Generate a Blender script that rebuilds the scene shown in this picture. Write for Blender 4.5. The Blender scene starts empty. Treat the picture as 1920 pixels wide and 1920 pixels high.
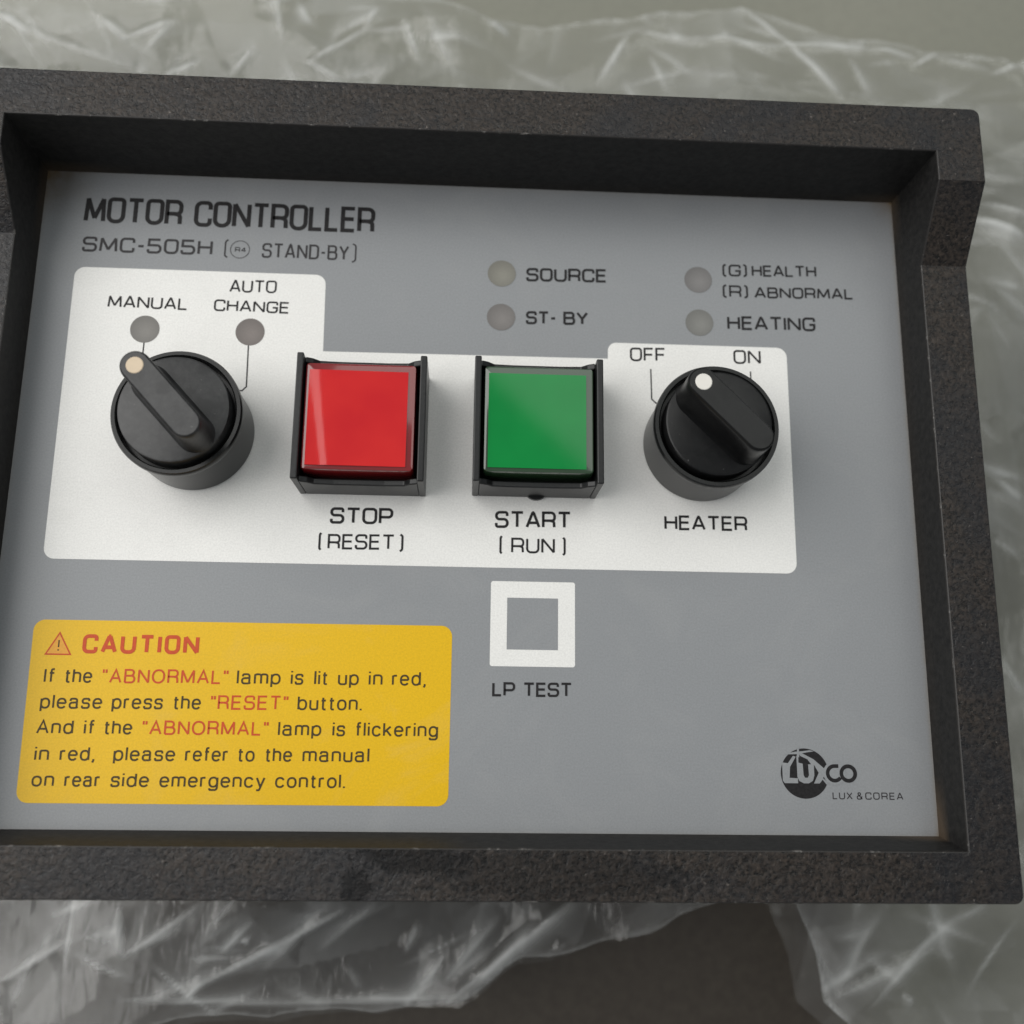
import bpy, bmesh, math, random
from mathutils import Vector, Matrix, noise
random.seed(7)
sc = bpy.context.scene
COL = sc.collection
MM = 0.001

# ------------------------------------------------------------------ camera
cd = bpy.data.cameras.new('camera')
cam = bpy.data.objects.new('camera', cd); COL.objects.link(cam); sc.camera = cam
cd.sensor_width = 36.0; cd.lens = 34.945
cd.clip_start = 0.005; cd.clip_end = 50
cam.matrix_world = Matrix(((0.9986222, -0.0229384, -0.0471976, 0.0938),
                           (0.0123883, 0.9770326, -0.2127294, 0.0200),
                           (0.0509932, 0.2118516, 0.9759706, 0.2036),
                           (0, 0, 0, 1)))
cd.dof.use_dof = True; cd.dof.focus_distance = 0.200; cd.dof.aperture_fstop = 10.0

# ------------------------------------------------------------------ light
w = bpy.data.worlds.new('World'); sc.world = w; w.use_nodes = True
bg = w.node_tree.nodes['Background']
bg.inputs[0].default_value = (0.92, 0.97, 1.0, 1); bg.inputs[1].default_value = 0.325

def area(name, loc, target, sx, sy, power, col):
    l = bpy.data.lights.new(name, 'AREA'); l.shape = 'RECTANGLE'; l.size = sx; l.size_y = sy
    l.energy = power; l.color = col
    o = bpy.data.objects.new(name, l); COL.objects.link(o)
    o.location = loc
    o.rotation_euler = (Vector(target) - Vector(loc)).to_track_quat('-Z', 'Y').to_euler()
    return o
area('window_light', (-0.64, 0.27, 0.82), (0.09, 0.07, 0), 1.12, 1.15, 13.4, (1.0, 0.985, 0.955))
b = area('sheen_fill_light', (0.444, 0.624, 0.85), (0.444, 0.624, 0), 0.78, 0.78, 2.7, (0.98, 1.0, 0.95))  # added lamp: sheen for the green plate and fill from the right
b.rotation_euler = (0, 0, math.radians(45))

sc.view_settings.view_transform = 'Standard'; sc.view_settings.look = 'None'
sc.view_settings.exposure = 0.0; sc.view_settings.gamma = 1.0

# ------------------------------------------------------------------ materials
class NT:
    def __init__(s, name):
        s.m = bpy.data.materials.new(name); s.m.use_nodes = True
        s.t = s.m.node_tree; s.p = s.t.nodes['Principled BSDF']; s.out = s.t.nodes['Material Output']
    def n(s, typ, **k):
        a = s.t.nodes.new(typ)
        for q, v in k.items():
            if q.startswith('i_'):
                a.inputs[q[2:].replace('_', ' ')].default_value = v
            else: setattr(a, q, v)
        return a
    def l(s, a, b): s.t.links.new(a, b)
    def coord(s):
        if not hasattr(s, '_c'): s._c = s.n('ShaderNodeTexCoord').outputs['Object']
        return s._c
    def noise(s, scale, detail=3, rough=.55, vec=None, dist=0.0):
        a = s.n('ShaderNodeTexNoise'); a.inputs['Scale'].default_value = scale
        a.inputs['Detail'].default_value = detail; a.inputs['Roughness'].default_value = rough
        a.inputs['Distortion'].default_value = dist
        s.l(vec or s.coord(), a.inputs['Vector']); return a.outputs['Fac']
    def ramp(s, fac, stops):
        r = s.n('ShaderNodeValToRGB'); e = r.color_ramp.elements
        while len(e) < len(stops): e.new(0.5)
        for i, (p, c) in enumerate(stops):
            e[i].position = p
            e[i].color = (c, c, c, 1) if not hasattr(c, '__len__') else (*c, 1)
        s.l(fac, r.inputs[0]); return r.outputs[0]
    def math(s, op, a, b=None, c=None, clamp=False):
        m = s.n('ShaderNodeMath', operation=op); m.use_clamp = clamp
        for i, v in enumerate((a, b, c)):
            if v is None: continue
            if isinstance(v, (int, float)): m.inputs[i].default_value = v
            else: s.l(v, m.inputs[i])
        return m.outputs[0]
    def mix(s, fac, a, b):
        m = s.n('ShaderNodeMix', data_type='RGBA')
        for k, v in ((0, fac), (6, a), (7, b)):
            if isinstance(v, (int, float)): m.inputs[k].default_value = v
            elif isinstance(v, tuple): m.inputs[k].default_value = (*v, 1)
            else: s.l(v, m.inputs[k])
        return m.outputs[2]
    def bump(s, h, strength, dist):
        b = s.n('ShaderNodeBump'); b.inputs['Strength'].default_value = strength; b.inputs['Distance'].default_value = dist
        s.l(h, b.inputs['Height']); return b.outputs[0]
    def xyz(s):
        a = s.n('ShaderNodeSeparateXYZ'); s.l(s.coord(), a.inputs[0]); return a.outputs

def simple(name, col, rough=.5, spec=.5, coat=0.0, grain=0.06, gscale=1800, bump=0.0, bscale=900):
    k = NT(name)
    f = k.noise(gscale, 2)
    dark = tuple(c * (1 - grain) for c in col); lite = tuple(min(1, c * (1 + grain)) for c in col)
    k.l(k.mix(k.ramp(f, [(.3, 0), (.7, 1)]), dark, lite), k.p.inputs['Base Color'])
    k.p.inputs['Roughness'].default_value = rough
    k.p.inputs['Specular IOR Level'].default_value = spec
    k.p.inputs['Coat Weight'].default_value = coat
    if bump: k.l(k.bump(k.noise(bscale, 3), bump, .0002), k.p.inputs['Normal'])
    return k.m

def mat_overlay(name, col, dirt):
    """textured polycarbonate overlay: fine grain, faint mottling, brown dust caught at the frame"""
    k = NT(name)
    g = k.ramp(k.noise(2600, 2, .7), [(.25, 0), (.75, 1)])
    mott = k.ramp(k.noise(28, 3), [(.3, 0), (.7, 1)])
    c = k.mix(g, tuple(a * .88 for a in col), tuple(min(1, a * 1.08) for a in col))
    c = k.mix(k.math('MULTIPLY', mott, .25), c, tuple(a * .9 for a in col))
    # small scattered specks of dust
    v = k.n('ShaderNodeTexVoronoi', feature='F1'); v.inputs['Scale'].default_value = 55; k.l(k.coord(), v.inputs['Vector'])
    sp = k.ramp(v.outputs['Distance'], [(.0, 1), (.018, 0)])
    sp = k.math('MULTIPLY', sp, k.ramp(k.noise(40, 1), [(.55, 0), (.6, 1)]))
    c = k.mix(k.math('MULTIPLY', sp, .5), c, (.12, .09, .06))
    if dirt:
        x, y, z = k.xyz()
        nz = k.noise(260, 4, .7)
        def corner(cx, cy, r, amt):
            dx = k.math('SUBTRACT', x, cx); dy = k.math('SUBTRACT', y, cy)
            d = k.math('SQRT', k.math('ADD', k.math('MULTIPLY', dx, dx), k.math('MULTIPLY', dy, dy)))
            f = k.math('SUBTRACT', 1.0, k.math('DIVIDE', d, r), clamp=True)
            return k.math('MULTIPLY', k.math('MULTIPLY', f, f), amt)
        def edge(dist, wdt, amt):
            f = k.math('SUBTRACT', 1.0, k.math('DIVIDE', dist, wdt), clamp=True)
            return k.math('MULTIPLY', k.math('POWER', f, 2.0), amt)
        a = corner(.000, .139, .014, 1.5); b = corner(.190, .139, .007, .9); d = corner(.190, 0, .006, .25)
        e1 = edge(k.math('SUBTRACT', .1392, y), .0020, .22); e2 = edge(k.math('SUBTRACT', .19, x), .0014, .45)
        e3 = edge(x, .0014, .25); e4 = edge(y, .0010, .15)
        s = a
        for q in (b, d, e1, e2, e3, e4): s = k.math('ADD', s, q)
        s = k.math('MULTIPLY', s, k.math('ADD', k.math('MULTIPLY', nz, 1.6), -.1), clamp=True)
        c = k.mix(s, c, (.17, .125, .075))
    sm = k.ramp(k.noise(35, 5, .65, dist=1.6), [(.5, 0), (.68, 1)])
    c = k.mix(k.math('MULTIPLY', sm, .07), c, (.45, .44, .42))
    k.l(c, k.p.inputs['Base Color'])
    k.l(k.math('ADD', k.math('MULTIPLY', sm, .12), .38), k.p.inputs['Roughness'])
    k.p.inputs['Specular IOR Level'].default_value = .27
    k.l(k.bump(k.noise(2200, 2, .6), .25, .00006), k.p.inputs['Normal'])
    return k.m

def mat_frame(name, rough_top=True):
    """moulded black composite, pebbled and dusty on the flats"""
    k = NT(name)
    n1 = k.noise(1300, 4, .68, dist=.3)
    n2 = k.noise(620, 5, .66, dist=.7)
    n3 = k.noise(45, 4, .65, dist=.5)
    v = k.n('ShaderNodeTexVoronoi', feature='SMOOTH_F1'); v.inputs['Scale'].default_value = 420
    mp = k.n('ShaderNodeMapping'); mp.inputs['Scale'].default_value = (1, 1, .5); mp.inputs['Rotation'].default_value = (0, 0, .5)
    wv = k.n('ShaderNodeMix', data_type='VECTOR'); wv.inputs[0].default_value = .006
    nc = k.n('ShaderNodeTexNoise'); nc.inputs['Scale'].default_value = 300; k.l(k.coord(), nc.inputs['Vector'])
    k.l(k.coord(), wv.inputs[4]); k.l(nc.outputs['Color'], wv.inputs[5]); k.l(wv.outputs[1], mp.inputs[0])
    k.l(mp.outputs[0], v.inputs['Vector'])
    base = k.mix(k.ramp(n1, [(.42, 0), (.66, 1)]), (.0018, .0014, .0012), (.044, .033, .026))
    base = k.mix(k.math('MULTIPLY', k.ramp(n2, [(.4, 0), (.68, 1)]), .45), base, (.036, .028, .023))
    base = k.mix(k.math('MULTIPLY', k.ramp(n3, [(.45, 0), (.62, 1)]), .6), base, (.008, .009, .012))
    # pale flecks of worn filler
    fl = k.ramp(k.noise(1100, 3, .7), [(.66, 0), (.74, 1)])
    base = k.mix(k.math('MULTIPLY', fl, .8), base, (.17, .15, .135))
    # greasy dark thumb mark on the lower bar
    x, y, z = k.xyz()
    def blob(cx, cy, rx, ry):
        dx = k.math('DIVIDE', k.math('SUBTRACT', x, cx), rx); dy = k.math('DIVIDE', k.math('SUBTRACT', y, cy), ry)
        d = k.math('SQRT', k.math('ADD', k.math('MULTIPLY', dx, dx), k.math('MULTIPLY', dy, dy)))
        d = k.math('ADD', d, k.math('MULTIPLY', k.math('SUBTRACT', n2, .5), 2.2))
        return k.ramp(d, [(.75, 1), (1.0, 0)])
    m = k.math('MAXIMUM', blob(.0755, -.0085, .0030, .0035), blob(.087, -.0035, .013, .0030))
    m = k.math('MAXIMUM', m, k.math('MULTIPLY', blob(.112, -.0065, .026, .0055), .6))
    m = k.math('MULTIPLY', m, .7)
    base = k.mix(m, base, (.0035, .0035, .0038))
    k.l(base, k.p.inputs['Base Color'])
    hgt = k.math('ADD', k.math('MULTIPLY', n1, 1.0), k.math('MULTIPLY', v.outputs['Distance'], .15))
    hgt = k.math('ADD', hgt, k.math('MULTIPLY', n2, 2.4))
    k.l(k.bump(hgt, .52 if rough_top else .18, .0003), k.p.inputs['Normal'])
    r = k.ramp(n1, [(.3, .22), (.7, .38)])
    k.l(r, k.p.inputs['Roughness']); k.l(k.math('MULTIPLY', k.math('SUBTRACT', 1.0, k.math('MULTIPLY', m, .6)), .34), k.p.inputs['Specular IOR Level'])
    return k.m

def mat_wall(name):
    k = NT(name)
    n1 = k.noise(700, 4, .65); n2 = k.noise(60, 4, .6)
    base = k.mix(k.ramp(n1, [(.35, 0), (.75, 1)]), (.008, .0078, .0076), (.022, .021, .020))
    x, y, z = k.xyz()
    # brown dust packed where the wall meets the panel, thickest in the corners
    f = k.math('SUBTRACT', 1.0, k.math('DIVIDE', z, .0045), clamp=True)
    def near(cx, cy, r):
        dx = k.math('SUBTRACT', x, cx); dy = k.math('SUBTRACT', y, cy)
        d = k.math('SQRT', k.math('ADD', k.math('MULTIPLY', dx, dx), k.math('MULTIPLY', dy, dy)))
        return k.math('SUBTRACT', 1.0, k.math('DIVIDE', d, r), clamp=True)
    c = k.math('ADD', near(0, .139, .02), k.math('ADD', near(.19, .139, .012), k.math('MULTIPLY', near(.19, 0, .012), 1.6)))
    c = k.math('ADD', k.math('MULTIPLY', c, 1.3), .12)
    d = k.math('MULTIPLY', k.math('MULTIPLY', f, c), k.math('ADD', n2, .25), clamp=True)
    base = k.mix(k.math('MULTIPLY', d, .6), base, (.11, .078, .05))
    k.l(base, k.p.inputs['Base Color'])
    k.l(k.bump(n1, .35, .0003), k.p.inputs['Normal'])
    k.p.inputs['Roughness'].default_value = .6; k.p.inputs['Specular IOR Level'].default_value = .3
    return k.m

def mat_worn(name):
    """broken pale line where the moulding's arris has rubbed"""
    k = NT(name)
    n = k.noise(420, 4, .75)
    c = k.mix(k.ramp(n, [(.57, 0), (.72, 1)]), (.014, .012, .011), (.17, .16, .15))
    k.l(c, k.p.inputs['Base Color']); k.p.inputs['Roughness'].default_value = .45
    return k.m

def mat_film():
    """clear polythene: see-through with tight sharp glints, milky along creases, with facet sheen put into its opacity"""
    k = NT('clear_polythene')
    at = k.n('ShaderNodeAttribute', attribute_name='crease_sheen')
    n = k.noise(26, 4, .6, dist=.6)
    a = k.math('ADD', at.outputs['Fac'], k.ramp(n, [(.35, .01), (.75, .06)]), clamp=True)
    k.p.inputs['Base Color'].default_value = (.80, .81, .80, 1)
    k.p.inputs['Roughness'].default_value = .35
    k.p.inputs['Specular IOR Level'].default_value = .4
    # hair-fine wrinkles that break up the glints
    w1 = k.n('ShaderNodeMapping'); w1.inputs['Scale'].default_value = (1, .18, 1); w1.inputs['Rotation'].default_value = (0, 0, .9)
    k.l(k.coord(), w1.inputs[0])
    w2 = k.n('ShaderNodeMapping'); w2.inputs['Scale'].default_value = (1, .22, 1); w2.inputs['Rotation'].default_value = (0, 0, -.6)
    k.l(k.coord(), w2.inputs[0])
    hh = k.math('ADD', k.noise(520, 2, .5, vec=w1.outputs[0]), k.noise(380, 2, .5, vec=w2.outputs[0]))
    bn = k.bump(hh, .35, .0007)
    tr = k.n('ShaderNodeBsdfTransparent'); gl = k.n('ShaderNodeBsdfGlossy'); gl.inputs['Roughness'].default_value = .11
    k.l(bn, gl.inputs['Normal']); k.l(bn, k.p.inputs['Normal'])
    tl = k.n('ShaderNodeBsdfTranslucent'); tl.inputs[0].default_value = (.8, .8, .78, 1)
    m0 = k.n('ShaderNodeMixShader'); m0.inputs[0].default_value = .35; k.l(k.p.outputs[0], m0.inputs[1]); k.l(tl.outputs[0], m0.inputs[2])
    fr = k.n('ShaderNodeFresnel'); fr.inputs['IOR'].default_value = 1.5; k.l(bn, fr.inputs['Normal'])
    m1 = k.n('ShaderNodeMixShader'); k.l(k.math('MULTIPLY', fr.outputs[0], .80, clamp=True), m1.inputs[0])
    k.l(tr.outputs[0], m1.inputs[1]); k.l(gl.outputs[0], m1.inputs[2])
    m2 = k.n('ShaderNodeMixShader'); k.l(a, m2.inputs[0]); k.l(m1.outputs[0], m2.inputs[1]); k.l(m0.outputs[0], m2.inputs[2])
    k.l(m2.outputs[0], k.out.inputs[0])
    return k.m

def mat_floor():
    k = NT('painted_floor')
    n1 = k.noise(6, 4, .6); n2 = k.noise(300, 3, .7)
    c = k.mix(k.ramp(n1, [(.35, 0), (.65, 1)]), (.205, .205, .165), (.235, .232, .19))
    c = k.mix(k.math('MULTIPLY', k.ramp(n2, [(.4, 0), (.7, 1)]), .3), c, (.16, .155, .13))
    # brown floor tone, darkened by the controller's shade put into the colour
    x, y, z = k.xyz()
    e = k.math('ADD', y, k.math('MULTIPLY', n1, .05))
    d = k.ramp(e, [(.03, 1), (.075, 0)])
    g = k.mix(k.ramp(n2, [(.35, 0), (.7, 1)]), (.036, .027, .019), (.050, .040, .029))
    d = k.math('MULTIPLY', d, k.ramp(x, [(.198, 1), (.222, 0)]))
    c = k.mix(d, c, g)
    k.l(c, k.p.inputs['Base Color']); k.p.inputs['Roughness'].default_value = .55
    return k.m

M = {}
M['panel'] = mat_overlay('grey_overlay', (.262, .270, .280), True)
M['white'] = mat_overlay('white_print', (.80, .79, .765), False)
M['yellow'] = mat_overlay('yellow_print', (.74, .445, .006), False)
M['print_grey'] = mat_overlay('grey_print', (.262, .270, .280), False)
M['ink'] = simple('black_ink', (.017, .016, .017), .5, .2, grain=.3)
M['ink_soft'] = simple('grey_black_ink', (.036, .034, .036), .5, .2, grain=.3)
M['ink_brown'] = simple('ink_on_yellow', (.060, .042, .016), .5, .2, grain=.25)
M['ink_red'] = simple('red_ink', (.52, .065, .012), .5, .3, grain=.1)
M['frame'] = mat_frame('pebbled_black_moulding')
M['wall'] = mat_wall('smooth_black_moulding')
M['worn'] = mat_worn('worn_arris')
M['plastic'] = simple('black_plastic', (.008, .0085, .009), .36, .38, grain=.3, bump=.12, bscale=1500)
M['satin'] = simple('satin_black_plastic', (.016, .016, .0165), .40, .5, grain=.3, bump=.15, bscale=2200)
M['collar'] = simple('black_collar', (.008, .0085, .0085), .27, .27, grain=.2)
M['deep'] = simple('dark_recess', (.004, .004, .004), .7, .2, grain=.2)
M['housing'] = simple('dark_housing', (.03, .03, .03), .6, .3)

# printed words: kind, text, baseline start and end (mm), cap height (mm)
TEXTS=[
('E', 'MOTOR CONTROLLER', 8.92, 127.02, 72.35, 126.85, 6.24),
('E', 'SMC-505H', 9.31, 120.12, 37.26, 120.25, 3.56),
('E', '(', 39.82, 120.0, 40.74, 120.04, 3.94),
('E', 'R4', 42.11, 121.23, 44.54, 121.22, 1.2),
('E', 'STAND-BY', 48.0, 120.1, 66.94, 120.15, 3.52),
('E', ')', 67.54, 119.91, 68.58, 119.95, 4.08),
('E', 'MANUAL', 16.05, 107.33, 32.97, 107.23, 2.82),
('E', 'AUTO', 41.6, 111.71, 51.72, 111.82, 2.96),
('E', 'CHANGE', 38.59, 107.28, 54.73, 107.16, 2.7),
('E', 'SOURCE', 106.14, 116.65, 124.06, 116.99, 3.19),
('E', 'ST-', 106.15, 106.53, 112.8, 106.67, 3.06),
('E', 'BY', 114.38, 106.66, 119.85, 106.78, 3.07),
('E', '(G)', 150.16, 119.48, 155.71, 119.61, 2.82),
('E', 'HEALTH', 156.8, 119.65, 171.52, 120.0, 2.72),
('E', '(R)', 150.06, 114.44, 155.75, 114.47, 2.91),
('E', 'ABNORMAL', 157.2, 114.46, 179.69, 114.91, 2.64),
('E', 'HEATING', 150.82, 106.74, 170.64, 107.01, 3.25),
('E', 'OFF', 129.02, 98.66, 136.86, 98.82, 3.17),
('E', 'ON', 151.92, 98.77, 158.0, 98.89, 3.24),
('E', 'HEATER', 135.84, 61.25, 153.58, 61.35, 3.2),
('E', 'STOP', 65.84, 61.01, 78.87, 61.09, 3.5),
('E', '(', 63.73, 55.5, 64.46, 55.51, 3.47),
('E', 'RESET', 65.62, 55.6, 79.4, 55.77, 3.24),
('E', ')', 80.29, 55.52, 81.2, 55.54, 3.48),
('E', 'START', 100.09, 60.87, 116.13, 61.06, 3.65),
('E', '(', 101.11, 55.51, 101.82, 55.53, 3.61),
('E', 'RUN', 103.55, 55.59, 112.69, 55.7, 3.3),
('E', ')', 114.17, 55.45, 114.96, 55.47, 3.62),
('E', 'LP', 100.09, 26.27, 104.72, 26.28, 2.86),
('E', 'TEST', 106.33, 26.25, 116.28, 26.34, 2.87),
('C', 'CAUTION', 18.2, 33.54, 41.14, 33.67, 3.82),
('L', 'LUX', 168.8, 6.93, 172.86, 6.91, 1.39),
('L', '&', 173.73, 6.9, 174.93, 6.9, 1.4),
('L', 'COREA', 175.48, 6.91, 183.27, 6.9, 1.4),
('H', 'If', 11.38, 27.7, 13.46, 27.71, 2.83),
('H', 'the', 15.4, 27.72, 20.73, 27.75, 2.84),
('R', '+ABNORMAL+', 22.68, 27.77, 47.34, 27.91, 2.83),
('H', 'lamp', 49.07, 27.92, 57.71, 27.98, 2.86),
('H', 'is', 59.74, 27.99, 62.22, 28.0, 2.87),
('H', 'lit', 64.4, 28.02, 67.08, 28.03, 2.87),
('H', 'up', 69.12, 28.05, 73.26, 28.07, 2.87),
('H', 'in', 75.25, 28.08, 78.0, 28.1, 2.88),
('H', 'red,', 79.9, 28.11, 86.66, 28.15, 2.88),
('H', 'please', 11.21, 22.65, 23.17, 22.74, 2.8),
('H', 'press', 25.06, 22.75, 34.92, 22.82, 2.81),
('H', 'the', 36.96, 22.84, 42.37, 22.87, 2.81),
('R', '+RESET+', 44.28, 22.89, 59.49, 23.0, 2.82),
('H', 'button.', 61.36, 23.01, 74.07, 23.1, 2.84),
('H', 'And', 11.03, 17.81, 18.08, 17.83, 2.77),
('H', 'if', 20.14, 17.84, 22.16, 17.85, 2.78),
('H', 'the', 23.99, 17.86, 29.44, 17.88, 2.78),
('R', '+ABNORMAL+', 31.37, 17.89, 55.92, 17.99, 2.78),
('H', 'lamp', 57.83, 17.99, 66.32, 18.03, 2.81),
('H', 'is', 68.53, 18.04, 70.99, 18.05, 2.81),
('H', 'flickering', 73.06, 18.06, 89.4, 18.12, 2.81),
('H', 'in', 11.22, 12.73, 13.98, 12.75, 2.74),
('H', 'red,', 16.03, 12.76, 22.71, 12.8, 2.74),
('H', 'please', 26.31, 12.82, 38.18, 12.88, 2.75),
('H', 'refer', 40.11, 12.89, 48.47, 12.94, 2.77),
('H', 'to', 50.27, 12.95, 53.57, 12.97, 2.77),
('H', 'the', 55.61, 12.98, 60.87, 13.01, 2.77),
('H', 'manual', 62.92, 13.02, 75.99, 13.1, 2.78),
('H', 'on', 11.2, 7.85, 15.46, 7.87, 2.71),
('H', 'rear', 17.45, 7.88, 24.25, 7.9, 2.71),
('H', 'side', 26.25, 7.91, 33.56, 7.94, 2.72),
('H', 'emergency', 35.57, 7.95, 55.93, 8.03, 2.73),
('H', 'control.', 57.87, 8.04, 71.47, 8.09, 2.74),
]
# long folds of the bag (mm): start, end, width, strength
CREASES=[(-44.4,221.1,-36.3,216.2,1.11,1.00),(-36.3,216.2,-8.2,208.0,1.39,0.50),(-15.5,220.8,-8.6,215.7,1.11,0.90),(-8.9,215.3,5.2,221.0,0.97,0.80),(5.3,220.2,-2.5,212.6,0.97,0.70),(2.7,205.0,13.0,209.9,1.11,0.70),(22.5,206.0,28.9,213.4,1.39,0.60),(37.2,215.6,34.8,229.9,1.39,0.70),(41.1,228.4,44.7,221.3,1.25,0.60),(45.4,208.0,61.9,219.5,0.69,0.90),(44.6,208.8,54.9,203.7,0.83,0.90),(61.9,220.4,64.5,226.4,0.69,0.80),(62.0,218.6,74.5,220.2,1.11,0.50),(72.8,222.8,77.1,210.5,0.55,0.50),(97.3,225.0,103.2,223.3,0.97,1.60),(139.7,224.5,130.7,207.8,1.11,0.90),(142.1,225.6,160.6,223.4,1.11,0.50),(160.6,223.4,183.3,220.4,0.97,0.80),(174.9,235.2,186.6,222.4,0.69,1.10),(186.6,222.4,200.3,204.0,1.53,1.20),(183.3,220.9,214.4,222.0,0.97,0.80),(214.5,222.3,226.7,221.1,0.69,1.20),(226.5,218.0,234.3,223.0,0.69,1.00),(234.3,222.0,250.6,219.6,0.69,0.70),(252.2,218.0,261.7,222.0,0.69,1.10),(146.0,216.6,149.7,205.2,1.39,0.60),(205.9,216.9,210.0,204.5,1.94,0.60),(63.0,231.4,98.0,226.0,0.55,0.40),(98.0,226.0,174.1,235.2,0.42,0.50),(174.9,235.2,201.5,225.0,0.42,0.40),(201.5,224.8,261.0,223.8,0.42,0.40),(241.1,168.7,255.0,162.8,2.22,1.30),(244.8,173.5,256.4,168.8,1.11,0.80),(245.1,142.4,252.3,136.1,1.39,0.30),(243.0,88.6,247.9,84.2,1.39,0.50),(240.0,72.1,246.2,67.8,1.66,0.50),(238.3,39.0,241.8,30.7,1.39,0.50),(-13.3,-39.8,0.6,-30.9,1.66,0.60),(12.9,-23.1,14.8,-33.3,1.94,0.90),(15.8,-33.9,31.6,-23.0,1.25,0.70),(1.8,-30.9,14.0,-27.9,1.11,0.30),(33.9,-40.3,53.5,-30.8,1.11,1.00),(53.5,-30.8,65.9,-24.1,0.83,0.70),(38.4,-32.6,44.3,-26.6,1.11,0.80),(42.7,-30.5,44.0,-31.2,0.83,1.50),(16.7,-43.5,56.9,-45.4,1.25,0.60),(56.9,-45.0,94.9,-44.2,1.11,0.80),(93.7,-44.5,122.6,-22.6,1.66,0.90),(81.8,-33.7,84.2,-27.7,1.11,0.70),(92.2,-39.7,103.6,-27.0,1.66,0.60),(100.0,-40.9,112.8,-27.6,1.11,0.60),(73.6,-22.8,61.3,-32.6,1.25,0.35),(116.7,-34.9,163.1,-22.5,0.69,0.25),(121.9,-31.8,116.7,-34.3,0.55,0.20),(177.3,-21.8,182.7,-33.6,0.97,0.60),(182.7,-33.6,186.1,-44.5,0.83,0.50),(185.4,-44.5,189.8,-49.3,1.39,0.60),(198.1,-44.5,220.5,-24.8,1.66,0.60),(188.8,-43.3,205.3,-37.2,1.25,0.50),(220.4,-25.4,226.9,-21.6,1.39,0.40),(204.8,-43.3,207.4,-45.1,1.11,0.60),(30.4,-43.3,33.9,-39.8,0.83,0.80),(87.2,-40.9,90.8,-34.9,1.11,0.60),(67.9,-37.4,70.6,-42.1,0.83,0.35),(-6.6,-33.9,-11.3,-46.7,1.94,0.30)]

# ------------------------------------------------------------------ helpers
FLOOR_Z = -90.0
def link(name, verts, faces, mat, parent=None, smooth=False, mats=None):
    me = bpy.data.meshes.new(name)
    me.from_pydata([(a * MM, b * MM, c * MM) for a, b, c in verts], [], faces)
    me.update()
    for m in (mats or [mat]): me.materials.append(m)
    if smooth:
        for p in me.polygons: p.use_smooth = True
    o = bpy.data.objects.new(name, me); COL.objects.link(o)
    adopt(o, parent)
    return o
def adopt(o, parent):
    if parent is not None:
        o.parent = parent
        o.matrix_parent_inverse = PINV[parent.name] if parent.name in PINV else Matrix()
PINV = {}
def bevel(o, width, seg=2, angle=35, mat=-1):
    b = o.modifiers.new('bevel', 'BEVEL'); b.width = width * MM; b.segments = seg
    b.limit_method = 'ANGLE'; b.angle_limit = math.radians(angle); b.material = mat
    b.harden_normals = False
    return b
def autosmooth(o, ang=40):
    me = o.data
    for p in me.polygons: p.use_smooth = True
    me.set_sharp_from_angle(angle=math.radians(ang))

class Mesh:
    def __init__(s): s.v = []; s.f = []
    def box(s, x0, x1, y0, y1, z0, z1):
        b = len(s.v)
        s.v += [(x, y, z) for z in (z0, z1) for x, y in ((x0, y0), (x1, y0), (x1, y1), (x0, y1))]
        s.f += [tuple(b + i for i in q) for q in ((3, 2, 1, 0), (4, 5, 6, 7), (0, 1, 5, 4), (1, 2, 6, 5), (2, 3, 7, 6), (3, 0, 4, 7))]
    def loft(s, rings, cap0=True, cap1=True):
        """rings: equal-length closed loops of 3-D points, bottom to top, counter-clockwise"""
        b = len(s.v); n = len(rings[0])
        for r in rings: s.v += r
        for i in range(len(rings) - 1):
            for j in range(n):
                k = (j + 1) % n
                s.f.append((b + i * n + j, b + i * n + k, b + (i + 1) * n + k, b + (i + 1) * n + j))
        if cap0: s.f.append(tuple(b + j for j in reversed(range(n))))
        if cap1: s.f.append(tuple(b + (len(rings) - 1) * n + j for j in range(n)))
    def prism_y(s, prof, y0, y1):
        """prof: (x, z) polygon counter-clockwise seen from -y; extruded in y"""
        b = len(s.v); n = len(prof)
        s.v += [(x, y0, z) for x, z in prof] + [(x, y1, z) for x, z in prof]
        s.f.append(tuple(b + i for i in range(n)))
        s.f.append(tuple(b + n + i for i in reversed(range(n))))
        for i in range(n):
            k = (i + 1) % n
            s.f.append((b + k, b + i, b + n + i, b + n + k))
    def build(s, name, mat, parent=None, **k): return link(name, s.v, s.f, mat, parent, **k)

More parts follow.
